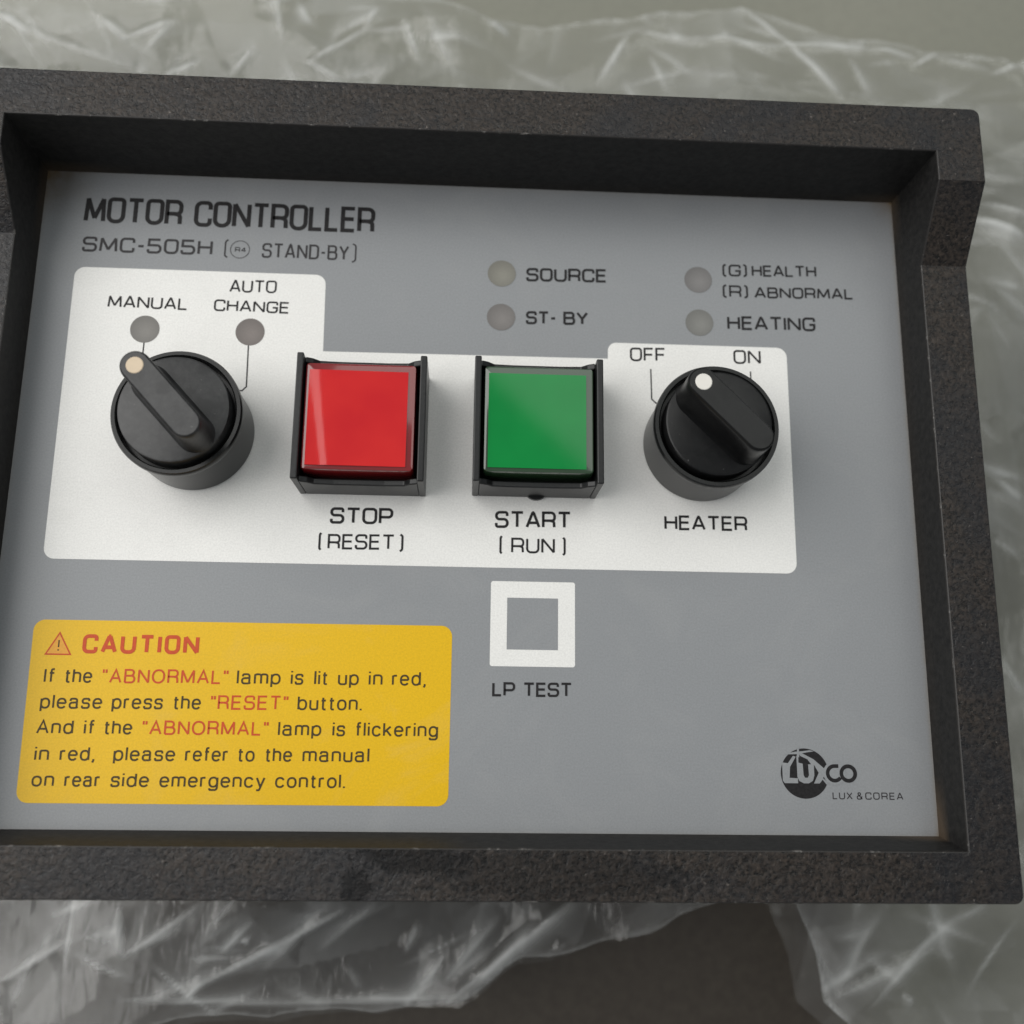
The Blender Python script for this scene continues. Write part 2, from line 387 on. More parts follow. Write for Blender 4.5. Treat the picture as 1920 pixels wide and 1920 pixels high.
def circle(cx, cy, r, z, n=72): return [(cx + r * math.cos(2 * math.pi * i / n), cy + r * math.sin(2 * math.pi * i / n), z) for i in range(n)]
def round_poly(pts, seg=7):
    """pts: (x, y, r) polygon -> list of 2-D points with filleted corners"""
    out = []; n = len(pts)
    for i in range(n):
        x, y, r = pts[i]
        if r <= 0: out.append((x, y)); continue
        p = Vector((x, y)); a = Vector(pts[i - 1][:2]) - p; c = Vector(pts[(i + 1) % n][:2]) - p
        out += fillet(p, a, c, r, seg)
    return out
def fillet(p, a, c, r, seg=6):
    la, lc = a.length, c.length
    if la < 1e-6 or lc < 1e-6: return [(p.x, p.y)]
    u, v = a / la, c / lc
    cosang = max(-1, min(1, u.dot(v))); ang = math.acos(cosang)
    if ang > 3.0: return [(p.x, p.y)]
    t = r / math.tan(ang / 2)
    t = min(t, la * .5, lc * .5); r = t * math.tan(ang / 2)
    p0 = p + u * t; p1 = p + v * t
    bis = (u + v).normalized(); ctr = p + bis * (r / math.sin(ang / 2))
    a0 = math.atan2(p0.y - ctr.y, p0.x - ctr.x); a1 = math.atan2(p1.y - ctr.y, p1.x - ctr.x)
    d = a1 - a0
    while d > math.pi: d -= 2 * math.pi
    while d < -math.pi: d += 2 * math.pi
    return [(ctr.x + r * math.cos(a0 + d * k / seg), ctr.y + r * math.sin(a0 + d * k / seg)) for k in range(seg + 1)]
def sheet(name, loops, z, mat, parent, holes=None):
    """flat print: filled polygons (list of 2-D outlines) at height z"""
    import mathutils.geometry as G
    v = []; f = []
    for lp in loops:
        polys = [lp] if not isinstance(lp, tuple) else list(lp)
        flat = [Vector((x, y, 0)) for q in polys for x, y in q]
        tris = G.tessellate_polygon([[Vector((x, y, 0)) for x, y in q] for q in polys])
        b = len(v); v += [(p.x, p.y, z) for p in flat]
        for t in tris:
            a, c, d = (flat[i] for i in t)
            cr = (c - a).cross(d - a).z
            if abs(cr) < 1e-9: continue
            f.append(tuple(b + i for i in (t if cr > 0 else reversed(t))))
    return link(name, v, f, mat, parent)

# ------------------------------------------------------------------ stroke lettering
R = .26
ES = {  # squarish engineering capitals: width, strokes in a 0..1 box (x is scaled by width)
 'A': (.86, [[(0,-.0),(.46,1)], [(.54,1),(1,0)], [(.41,1),(.59,1)], [(.17,.29),(.83,.29)]]),
 'B': (.80, [[(0,0),(0,1),(.93,1,.2),(.93,.53,.2),(0,.53)], [(0,.53),(1,.53,.22),(1,0,.22),(0,0)]]),
 'C': (.80, [[(1,.70),(1,1,R),(0,1,R),(0,0,R),(1,0,R),(1,.30)]]),
 'D': (.80, [[(0,0),(0,1),(1,1,R),(1,0,R),(0,0)]]),
 'E': (.68, [[(1,1),(0,1),(0,0),(1,0)], [(0,.52),(.93,.52)]]),
 'F': (.66, [[(1,1),(0,1),(0,0)], [(0,.49),(.92,.49)]]),
 'G': (.82, [[(1,.72),(1,1,R),(0,1,R),(0,0,R),(1,0,R),(1,.46),(.55,.46)]]),
 'H': (.80, [[(0,0),(0,1)], [(1,0),(1,1)], [(0,.52),(1,.52)]]),
 'I': (.0, [[(0,0),(0,1)]]),
 'K': (.8, [[(0,0),(0,1)], [(1,1),(0,.4)], [(.35,.6),(1,0)]]),
 'L': (.64, [[(0,1),(0,0),(1,0)]]),
 'M': (1.0, [[(0,0),(.06,1),(.5,.12),(.94,1),(1,0)]]),
 'N': (.84, [[(0,0),(0,1),(1,0),(1,1)]]),
 'O': (.82, [[(.5,1),(0,1,.3),(0,0,.3),(1,0,.3),(1,1,.3),(.5,1)]]),
 'P': (.78, [[(0,0),(0,1),(1,1,.24),(1,.43,.24),(0,.43)]]),
 'R': (.80, [[(0,0),(0,1),(1,1,.24),(1,.45,.2),(0,.45)], [(.55,.45),(.95,.40,.16),(.97,0)]]),
 'S': (.78, [[(.97,.74),(.97,1,.2),(0,1,.24),(0,.52,.22),(1,.52,.24),(1,0,.24),(0,0,.2),(0,.26)]]),
 'T': (.80, [[(0,1),(1,1)], [(.5,1),(.5,0)]]),
 'U': (.82, [[(0,1),(0,0,.28),(1,0,.28),(1,1)]]),
 'X': (.80, [[(0,0),(1,1)], [(0,1),(1,0)]]),
 'Y': (.80, [[(0,1),(.5,.45),(1,1)], [(.5,.47),(.5,0)]]),
 '-': (.34, [[(0,.46),(1,.46)]]),
 '(': (.20, [[(1,1.08),(0,.98,.18),(0,.02,.18),(1,-.08)]]),
 ')': (.20, [[(0,1.08),(1,.98,.18),(1,.02,.18),(0,-.08)]]),
 '5': (.78, [[(.94,1),(.05,1),(.03,.56),(1,.56,.26),(1,0,.26),(0,0,.2),(0,.24)]]),
 '0': (.78, [[(.5,1),(0,1,.3),(0,0,.3),(1,0,.3),(1,1,.3),(.5,1)]]),
 '4': (.78, [[(.72,0),(.72,1),(0,.28),(1,.28)]]),
 '&': (.78, [[(1,0),(.2,.78),(.2,1,.14),(.68,1,.14),(.68,.66,.1),(0,.42,.18),(0,0,.22),(.75,0,.2),(.98,.45)]]),
 ' ': (.30, []),
}
def ell(cx, cy, rx, ry, a0, a1, n=24, p=2.35):
    out = []
    for i in range(n + 1):
        a = math.radians(a0 + (a1 - a0) * i / n); c, s = math.cos(a), math.sin(a)
        out.append((cx + rx * math.copysign(abs(c) ** (2 / p), c), cy + ry * math.copysign(abs(s) ** (2 / p), s)))
    return out
bowl = ell(.24, .365, .24, .365, 90, 450)
HE = {  # plain grotesque: absolute x in cap heights
 'a': (.50, [[(.03,.55),(.05,.73,.16),(.43,.73,.17),(.43,0.06,.04),(.50,0)], [(.43,.44),(0,.40,.17),(0,0,.19),(.43,0,.2),(.43,.2)]]),
 'b': (.48, [[(0,1),(0,0)], bowl]),
 'c': (.46, [ell(.24, .365, .24, .365, 28, 332)]),
 'd': (.48, [[(.48,1),(.48,0)], bowl]),
 'e': (.48, [[(0,.38),(.48,.38)], ell(.24, .365, .24, .365, 0, 325)]),
 'f': (.26, [[(.10,0),(.10,1,.12),(.27,1)], [(0,.70),(.26,.70)]]),
 'g': (.48, [bowl, [(.48,.73),(.48,-.26,.2),(.02,-.26,.2),(.02,-.12)]]),
 'h': (.44, [[(0,1),(0,0)], [(0,.45),(0,.73,.22),(.44,.73,.2),(.44,0)]]),
 'i': (.0, [[(0,0),(0,.73)], [(0,.90),(0,1.02)]]),
 'k': (.44, [[(0,1),(0,0)], [(.41,.73),(0,.27)], [(.15,.43),(.44,0)]]),
 'l': (.0, [[(0,0),(0,1.02)]]),
 'm': (.74, [[(0,0),(0,.73)], [(0,.45),(0,.73,.19),(.37,.73,.17),(.37,0)], [(.37,.45),(.37,.73,.19),(.74,.73,.17),(.74,0)]]),
 'n': (.44, [[(0,0),(0,.73)], [(0,.45),(0,.73,.22),(.44,.73,.2),(.44,0)]]),
 'o': (.48, [bowl]),
 'p': (.48, [[(0,.73),(0,-.27)], bowl]),
 'r': (.25, [[(0,0),(0,.73)], [(0,.42),(0,.71,.2),(.25,.71)]]),
 's': (.42, [[(.41,.54),(.41,.73,.17),(.01,.73,.18),(.01,.38,.17),(.42,.38,.18),(.42,0,.18),(0,0,.17),(0,.19)]]),
 't': (.26, [[(.10,.93),(.10,0,.12),(.27,0)], [(0,.70),(.26,.70)]]),
 'u': (.44, [[(0,.73),(0,0,.2),(.44,0,.22),(.44,.28)], [(.44,.73),(.44,0)]]),
 'y': (.46, [[(0,.73),(.23,0.02)], [(.46,.73),(.17,-.26,.1),(0,-.26)]]),
 ',': (.06, [[(.06,.07),(.06,-.06),(0,-.2)]]),
 '.': (.0, [[(0,-.05),(0,.08)]]),
 '+': (.17, [[(0,1.02),(0,.74)], [(.17,1.02),(.17,.74)]]),
 'A': (.62, [[(0,0),(.31,1),(.31,1),(.62,0)], [(.1,.33),(.52,.33)]]),
 'B': (.56, [[(0,0),(0,1),(.5,1,.24),(.5,.53,.23),(0,.53)], [(0,.53),(.56,.53,.26),(.56,0,.26),(0,0)]]),
 'I': (.0, [[(0,0),(0,1)]]),
 'L': (.46, [[(0,1),(0,0),(.46,0)]]),
 'M': (.70, [[(0,0),(0,1),(.35,.05),(.70,1),(.70,0)]]),
 'N': (.58, [[(0,0),(0,1),(.58,0),(.58,1)]]),
 'O': (.68, [ell(.34, .5, .34, .5, 90, 450, 28, 2.2)]),
 'R': (.56, [[(0,0),(0,1),(.54,1,.24),(.54,.49,.22),(0,.49)], [(.3,.49),(.52,.44,.14),(.56,0)]]),
 'S': (.56, [[(.54,.72),(.54,1,.25),(.02,1,.25),(.02,.53,.2),(.56,.53,.24),(.56,0,.25),(0,0,.25),(0,.28)]]),
 'E': (.50, [[(.50,1),(0,1),(0,0),(.50,0)], [(0,.52),(.46,.52)]]),
 'T': (.56, [[(0,1),(.56,1)], [(.28,1),(.28,0)]]),
 ' ': (.30, []),
}
def ribbon(pts, t):
    """centre line -> closed outline of a stroke of width t with mitred joins"""
    P = [Vector(p) for p in pts]
    Q = [P[0]]
    for p in P[1:]:
        if (p - Q[-1]).length > 1e-4: Q.append(p)
    P = Q; n = len(P)
    if n < 2: return None
    closed = n > 3 and (P[0] - P[-1]).length < 1e-3
    Lf, Rt = [], []
    for i in range(n):
        if closed: a = P[i] - P[i - 1] if i > 0 else P[0] - P[-2]; b = P[i + 1] - P[i] if i < n - 1 else P[1] - P[0]
        else: a = P[i] - P[i - 1] if i > 0 else P[1] - P[0]; b = P[i + 1] - P[i] if i < n - 1 else P[-1] - P[-2]
        a = a.normalized(); b = b.normalized()
        na = Vector((-a.y, a.x)); nb = Vector((-b.y, b.x)); m = (na + nb)
        m = m.normalized() if m.length > 1e-4 else na
        k = min(1.9, 1 / max(.2, m.dot(na)))
        Lf.append(P[i] + m * (t / 2 * k)); Rt.append(P[i] - m * (t / 2 * k))
    return Lf, Rt
def split_sharp(pts):
    """cut a stroke where it doubles back (tops of A, M, N) so that every arm keeps its weight"""
    runs = [[pts[0]]]
    for i in range(1, len(pts)):
        runs[-1].append(pts[i])
        if i < len(pts) - 1:
            a = Vector(pts[i]) - Vector(pts[i - 1]); c = Vector(pts[i + 1]) - Vector(pts[i])
            if a.length > 1e-5 and c.length > 1e-5 and a.angle(c) > math.radians(96): runs.append([pts[i]])
    return runs
def draw_text(V, F, s, x0, y0, x1, y1, h, t, font, zb, gap, cz):
    """text whose ink runs from x0 to x1 on the baseline y0..y1 with outer cap height h (mm)"""
    G = ES if font == 'E' else HE
    hc = h - t
    tot = 0; xs = []
    for i, ch in enumerate(s):
        xs.append(tot); tot += G[ch][0] + (gap if i < len(s) - 1 else 0)
    space = (x1 - x0 - t)
    sx = space / tot if tot > 1e-6 else hc
    for ch, xo in zip(s, xs):
        for st in G[ch][1]:
            wd = G[ch][0]
            pts = []
            for p in st:
                lx = (p[0] * wd if font == 'E' else p[0])
                X = x0 + t / 2 + (xo + lx) * sx
                Y = y0 + (y1 - y0) * (X - x0) / max(.01, x1 - x0) + t / 2 + p[1] * hc
                pts.append((X, Y, (p[2] * min(hc, sx * 1.25) if len(p) > 2 else 0)))
            out = []
            for i, (X, Y, r) in enumerate(pts):
                if r and 0 < i < len(pts) - 1:
                    p = Vector((X, Y)); out += fillet(p, Vector(pts[i - 1][:2]) - p, Vector(pts[i + 1][:2]) - p, r, 6)
                else: out.append((X, Y))
            for run in split_sharp(out):
                rb = ribbon(run, t)
                if not rb: continue
                Lf, Rt = rb; b = len(V); n = len(Lf); z = zb + cz[0] * .0025; cz[0] = (cz[0] + 1) % 6
                V += [(p.x, p.y, z) for p in Lf] + [(p.x, p.y, z) for p in Rt]
                for i in range(n - 1): F.append((b + i, b + n + i, b + n + i + 1, b + i + 1))
def lettering(items, t, mat, parent, font='E', z=.12, gap=.34, label=None):
    V, F = [], []; cz = [0]
    for s, x0, y0, x1, y1, h in items:
        draw_text(V, F, s, x0, y0, x1, y1, h, t, font, z, gap, cz)
    o = link('lettering', V, F, mat, parent)
    if label: o['label'] = label
    return o

# ------------------------------------------------------------------ setting: floor
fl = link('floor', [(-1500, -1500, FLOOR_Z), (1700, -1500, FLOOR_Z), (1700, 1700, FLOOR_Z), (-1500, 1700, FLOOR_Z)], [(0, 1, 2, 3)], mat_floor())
fl['kind'] = 'structure'

# ------------------------------------------------------------------ the controller
root = bpy.data.objects.new('motor_controller', None); COL.objects.link(root)
root.location = (.095, .069, FLOOR_Z * MM); root.empty_display_size = .02
root['label'] = 'black framed motor controller with grey and white front panel lying on a clear plastic bag'
root['category'] = 'motor controller'
PINV['motor_controller'] = Matrix.Translation(-root.location)

W_, H_ = 190.0, 139.2
ZS, ZT = 11.0, 21.6
def frame():
    x0, x1, y0, y1 = -10.2, 200.3, -11.1, 149.1
    ix0, ix1, iy0, iy1 = .1, 190.3, -1.7, 138.9
    def arc(cx, cy, r, a0): return [(cx + r * math.cos(math.radians(a0 + 90 * i / 4)), cy + r * math.sin(math.radians(a0 + 90 * i / 4))) for i in range(5)]
    seq = []  # (outer, inner, z)
    r = 1.6
    for p in arc(x0 + r, y0 + r, r, 180): seq.append((p, (ix0, iy0), ZS))
    for p in arc(x1 - r, y0 + r, r, 270): seq.append((p, (ix1, iy0), ZS))
    seq.append(((x1, 118.3), (ix1, 118.3), ZS)); seq.append(((x1, 132.3), (ix1, 132.3), ZT))
    for p in arc(x1 - r, y1 - r, r, 0): seq.append((p, (ix1, iy1), ZT))
    for p in arc(x0 + r, y1 - r, r, 90): seq.append((p, (ix0, iy1), ZT))
    seq.append(((x0, 132.3), (ix0, 132.3), ZT)); seq.append(((x0, 118.3), (ix0, 118.3), ZS))
    bm = bmesh.new()
    vo, vb, vi, vp = [], [], [], []
    cache = {}
    def V(x, y, z):
        k = (round(x, 3), round(y, 3), round(z, 3))
        if k not in cache: cache[k] = bm.verts.new((x * MM, y * MM, z * MM))
        return cache[k]
    def F(vs, mi=0):
        u = []
        for v in vs:
            if v not in u: u.append(v)
        if len(u) > 2:
            f = bm.faces.new(u); f.material_index = mi
    n = len(seq)
    for (o, i, z) in seq:
        vo.append(V(o[0], o[1], z)); vb.append(V(o[0], o[1], -5)); vi.append(V(i[0], i[1], z))
        px = min(max(i[0], 0.0), W_); py = min(max(i[1], 0.0), H_)
        if i[1] > 138: py = H_ - .05
        vp.append(V(px, py, -.3))
    for k in range(n):
        j = (k + 1) % n
        F((vo[k], vo[j], vi[j], vi[k]), 0)            # flat top
        F((vb[k], vb[j], vo[j], vo[k]), 1)            # outer wall
        F((vi[k], vi[j], vp[j], vp[k]), 1)            # inner wall
    bm.normal_update()
    wl = bm.edges.layers.float.new('bevel_weight_edge')
    for e in bm.edges:
        ms = sorted(f.material_index for f in e.link_faces)
        if ms == [0, 1]: e[wl] = 1.0
    me = bpy.data.meshes.new('frame'); bm.to_mesh(me); bm.free()
    for m in (M['frame'], M['wall'], M['worn']): me.materials.append(m)
    o = bpy.data.objects.new('frame', me); COL.objects.link(o); adopt(o, root)
    bv = bevel(o, .28, 2, 40, 2); bv.limit_method = 'WEIGHT'
    return o
frame()
hb = Mesh(); hb.box(3, 187, 3, 136, FLOOR_Z + .3, -5.0)
h = hb.build('rear_housing', M['housing'], root); bevel(h, 1.5, 3)
pl = Mesh(); pl.box(-9.5, 199.6, -10.4, 148.4, -6.2, -5.02)
pl.build('back_flange', M['housing'], root)

# front panel sheet with printed fields on it
pm = Mesh(); pm.box(-.4, W_ + .4, -.4, H_ + .4, -1.2, 0)
panel = pm.build('front_panel', M['panel'], root)
white = round_poly([(8.35, 116.5, 2.2), (62.2, 116.5, 2.2), (62.5, 98.8, .05), (124.15, 99.1, .05), (124.2, 102.85, 2.2), (163.85, 102.85, 2.2), (163.8, 52.5, 2.2), (8.5, 52.5, 2.2)])
sheet('white_field', [white], .04, M['white'], panel)
yl = round_poly([(8.25, 40.15, 2.2), (91.75, 40.3, 2.2), (91.8, 4.85, 2.2), (8.6, 4.8, 2.2)])
sheet('caution_label', [yl], .04, M['yellow'], panel)
X, Y, S = 99.5, 32.3, 17.4
sheet('test_key_outline', [(round_poly([(X, Y, .5), (X + S, Y, .5), (X + S, Y + S, .5), (X, Y + S, .5)]),
                            [(X + 3.4, Y + 3.4), (X + S - 3.5, Y + 3.4), (X + S - 3.5, Y + S - 3.4), (X + 3.4, Y + S - 3.4)])], .04, M['white'], panel)
# indicator windows
LED = [(24.4, 102.6, (.215, .205, .190), 'grey indicator window under MANUAL'), (46.7, 102.7, (.205, .180, .168), 'grey indicator window under AUTO CHANGE'),
       (100.7, 118.3, (.240, .232, .200), 'yellowish indicator window beside SOURCE'), (100.7, 108.0, (.212, .198, .190), 'pinkish indicator window beside ST-BY'),
       (144.6, 118.4, (.208, .200, .197), 'grey indicator window beside HEALTH'), (144.6, 108.2, (.215, .213, .200), 'grey indicator window beside HEATING')]
def window_mat(cx, cy, c):
    """frosted window over an unlit lamp, its tone darkening towards the upper-left rim"""
    k = NT('indicator_tint'); x, y, z = k.xyz()
    dx = k.math('SUBTRACT', x, (cx + .35) * MM); dy = k.math('SUBTRACT', y, (cy - .5) * MM)
    d = k.math('DIVIDE', k.math('SQRT', k.math('ADD', k.math('MULTIPLY', dx, dx), k.math('MULTIPLY', dy, dy))), .0037)
    c1 = k.mix(k.ramp(d, [(.15, 0), (1.0, 1)]), tuple(q * 1.0 for q in c), tuple(q * .70 for q in c))
    g = k.ramp(k.noise(2200, 2), [(.3, 0), (.7, 1)])
    k.l(k.mix(k.math('MULTIPLY', g, .08), c1, (.05, .05, .05)), k.p.inputs['Base Color'])
    k.p.inputs['Roughness'].default_value = .38; k.p.inputs['Specular IOR Level'].default_value = .27
    return k.m
for i, (x, y, c, lb) in enumerate(LED):
    o = sheet('indicator_window', [[p[:2] for p in circle(x, y, 3.1, 0, 48)]], .08, window_mat(x, y, c), panel)
    o['label'] = lb

def pick(lo, hi): return [(s, a, b, c, d, h) for (k, s, a, b, c, d, h) in TEXTS[lo:hi]]
# index the panel texts in their reading order
E_ = pick(0, 34)
lettering(E_[0:1], .92, M['ink'], panel, gap=.30, z=.05)
lettering(E_[1:2], .54, M['ink_soft'], panel, gap=.30, z=.05)
lettering(E_[2:3], .34, M['ink_soft'], panel, z=.05)
lettering(E_[3:4], .20, M['ink_soft'], panel, z=.05)
lettering(E_[4:5], .45, M['ink_soft'], panel, z=.05, gap=.36)
lettering(E_[5:6], .34, M['ink_soft'], panel, z=.05)
for a, b, t in ((6, 7, .40), (7, 9, .40), (9, 10, .52), (10, 12, .52), (12, 14, .41), (14, 16, .41), (16, 17, .50), (17, 18, .44), (18, 19, .44), (19, 20, .50),
                (20, 21, .57), (21, 24, .45), (24, 25, .57), (25, 28, .45), (28, 30, .46)):
    lettering(E_[a:b], t, M['ink'], panel, z=.09, gap=.29)
lettering(E_[30:31], .74, M['ink_red'], panel, z=.09, gap=.48)
lettering(E_[31:34], .20, M['ink_soft'], panel, z=.05, gap=.42)
caut = TEXTS[34:]
lines = [(0, 9), (9, 14), (14, 21), (21, 28), (28, 33)]
for a, b in lines:
    for kind, mt in (('H', M['ink_brown']), ('R', M['ink_red'])):
        run = []
        for (k, s, x, y, x2, y2, hh) in caut[a:b] + [('-', '', 0, 0, 0, 0, 0)]:
            if k == kind: run.append((s, x, y, x2, y2, hh))
            elif run:
                lettering(run, .37, mt, panel, font='H', z=.09, gap=.26); run = []
# ring round R4, warning triangle, leader lines
def stroke_obj(name, polys, t, mat, z=.09):
    V, F = [], []; c = 0
    for pts in polys:
        Lf, Rt = ribbon(pts, t); b = len(V); n = len(Lf); zz = z + (c % 5) * .0025; c += 1
        V += [(p.x, p.y, zz) for p in Lf] + [(p.x, p.y, zz) for p in Rt]
        for i in range(n - 1): F.append((b + i, b + n + i, b + n + i + 1, b + i + 1))
    return link(name, V, F, mat, panel)
stroke_obj('printed_ring', [[(43.2 + 2.05 * math.cos(a * math.pi / 20), 121.87 + 2.05 * math.sin(a * math.pi / 20)) for a in range(41)]], .15, M['ink_soft'], .05)
tri = [(13.55, 37.55), (11.15, 33.3), (16.0, 33.3), (13.55, 37.55)]
sheet('warning_symbol', [[(13.55, 37.4), (11.2, 33.35), (15.95, 33.35)]], .06, simple('orange_tint', (.72, .34, .04), .5, .3), panel)
stroke_obj('warning_symbol', [tri], .30, M['ink_red'], .075)
stroke_obj('warning_symbol', [[(13.55, 36.1), (13.55, 34.7)], [(13.55, 34.3), (13.55, 34.0)]], .28, M['ink_brown'], .075)
def leader(pts): stroke_obj('leader_line', [pts], .30, M['ink_soft'], .07)
leader([(24.5, 99.6), (24.45, 95.0)])
leader([(46.55, 99.7), (46.75, 90.3), (45.9, 89.4), (44.6, 89.4)])
leader([(133.55, 97.0), (133.65, 90.1), (134.6, 89.2), (136, 89.2)])
leader([(155.6, 97.1), (155.6, 92.0)])

# maker's emblem
LX, LY, LR = 163.35, 11.87, 4.90
def em(px, py):   # emblem drawing units -> mm (x right, y down, origin at the emblem's upper left)
    return (158.56 + (px - 272) * .01828, 11.79 - (py - 425) * .01755)
gr = M['print_grey']; ik = M['ink']
sheet('emblem_disc', [[p[:2] for p in circle(LX, LY, LR, 0, 64)]], .05, ik, panel)
def empoly(pts): return [em(*p) for p in pts][::-1]
gl = [empoly([(285,300),(350,308),(410,225),(440,235),(372,350),(362,470),(455,475),(455,530),(305,530),(285,500)]),         # L with its ray
      empoly([(448,225),(470,225),(468,300),(515,312),(520,440),(535,468),(565,468),(580,440),(575,318),(640,318),(640,440),(622,500),(575,530),(520,530),(470,505),(450,460)]),
      empoly([(480,205),(500,188),(640,262),(790,395),(735,470),(790,520),(775,545),(730,488),(695,530),(632,530),(690,412),(640,320),(610,318),(570,262),(490,225)])]
gz = .062
for q in gl:
    sheet('emblem_letter', [q], gz, gr, panel); gz += .003
for q in ([(380,190),(440,178),(520,172),(600,160),(650,172),(560,186),(470,205),(300,212),(330,196)], [(462,118),(482,118),(480,240),(452,240)]):
    sheet('emblem_ray', [empoly(q)], gz, gr, panel); gz += .003
sheet('emblem_notch', [[p[:2] for p in circle(169.45, 11.95, 2.32, 0, 40)]], gz, gr, panel); gz += .004
def ringpts(cx, cy, r, a0, a1, n=40): return [(cx + r * math.cos(math.radians(a0 + (a1 - a0) * i / n)), cy + r * math.sin(math.radians(a0 + (a1 - a0) * i / n))) for i in range(n + 1)]
stroke_obj('emblem_letter', [[(170.3, 13.38)] + ringpts(169.45, 11.95, 1.42, 90, 325)], .74, ik, gz)
stroke_obj('emblem_letter', [ringpts(172.25, 11.95, 1.42, 0, 360)], .74, ik, gz + .012)

# ------------------------------------------------------------------ rotary knobs
def stadium(cx, cy, half, r, ang, z, n=14, bulge=0.0):
    ca, sa = math.cos(ang), math.sin(ang); out = []
    for sgn, a0 in ((1, -90), (-1, 90)):
        for i in range(n + 1):
            a = math.radians(a0 + 180 * i / n)
            lx, ly = sgn * half + r * math.cos(a), r * math.sin(a)
            out.append((cx + lx * ca - ly * sa, cy + lx * sa + ly * ca, z))
    return out
def knob(cx, cy, ang, label, dust, dotcol):
    m = Mesh()
    prof = [(12.0, 0), (12.25, .5), (12.35, 12.4), (12.7, 13.1), (12.7, 14.6), (12.45, 15.1), (11.75, 15.1), (11.5, 14.8), (11.4, 12.2), (3, 12.2)]
    m.loft([circle(cx, cy, r, z, 96) for r, z in prof], cap0=False)
    c = m.build('rotary_switch', M['collar'], root); autosmooth(c, 32)
    c['label'] = label
    d = Mesh()
    d.loft([circle(cx, cy, r, z, 96) for r, z in ((10.75, 12.3), (10.75, 16.5), (10.6, 16.85), (10.25, 17.0))])
    dm = dust or M['satin']
    o = d.build('knob_cap', dm, c); autosmooth(o, 30)
    g = Mesh()
    a = math.radians(ang); rings = []
    for z, hf, r in ((16.6, 6.85, 3.95), (17.2, 6.95, 3.62), (18.2, 7.1, 3.3), (20, 7.25, 3.08), (23, 7.35, 2.98), (25.2, 7.4, 2.92), (25.75, 7.4, 2.78), (26.0, 7.4, 2.5)):
        rings.append(stadium(cx, cy, hf, r, a, z))
    g.loft(rings)
    o = g.build('knob_handle', dm, c); autosmooth(o, 38)
    t = Mesh(); dx, dy = cx + 7.3 * math.cos(a), cy + 7.3 * math.sin(a)
    t.loft([circle(dx, dy, r, z, 32) for r, z in ((1.62, 25.8), (1.62, 26.03), (1.5, 26.1))])
    o = t.build('pointer_dot', simple('pointer_paint', dotcol, .5, .4, grain=.03, gscale=500), c)
    return c

def dusty(name, base, lite, spots, rough=.42, spec=.5):  # left cap's paler grey includes reflected sheen put into the colour
    k = NT(name)
    a = k.noise(900, 4, .7); b = k.noise(160, 4, .6, dist=.5)
    c = k.mix(k.ramp(a, [(.35, 0), (.7, 1)]), base, lite)
    # rubbed, cleaner blotches
    c = k.mix(k.math('MULTIPLY', k.ramp(b, [(.52, 0), (.62, 1)]), .8), c, tuple(q * .45 for q in base))
    s = k.ramp(k.noise(1300, 1, .5), [(.74 - spots, 0), (.78 - spots, 1)])
    c = k.mix(k.math('MULTIPLY', s, .4), c, (.15, .15, .145))
    k.l(c, k.p.inputs['Base Color']); k.p.inputs['Roughness'].default_value = rough; k.p.inputs['Specular IOR Level'].default_value = spec
    k.l(k.bump(k.noise(2600, 2, .6), .18, .00006), k.p.inputs['Normal'])
    return k.m
knob(37.0, 79.6, 133, 'left rotary knob, dusty black cap with grey sheen coloured in, pointing to MANUAL', dusty('dusty_sheen_cap', (.018, .018, .019), (.034, .034, .034), .0), (.62, .50, .36))
knob(143.8, 79.8, 135, 'right rotary knob, plain black cap, above HEATER', dusty('plain_cap', (.005, .005, .0055), (.008, .008, .008), -.03, .30, .3), (.74, .71, .66))

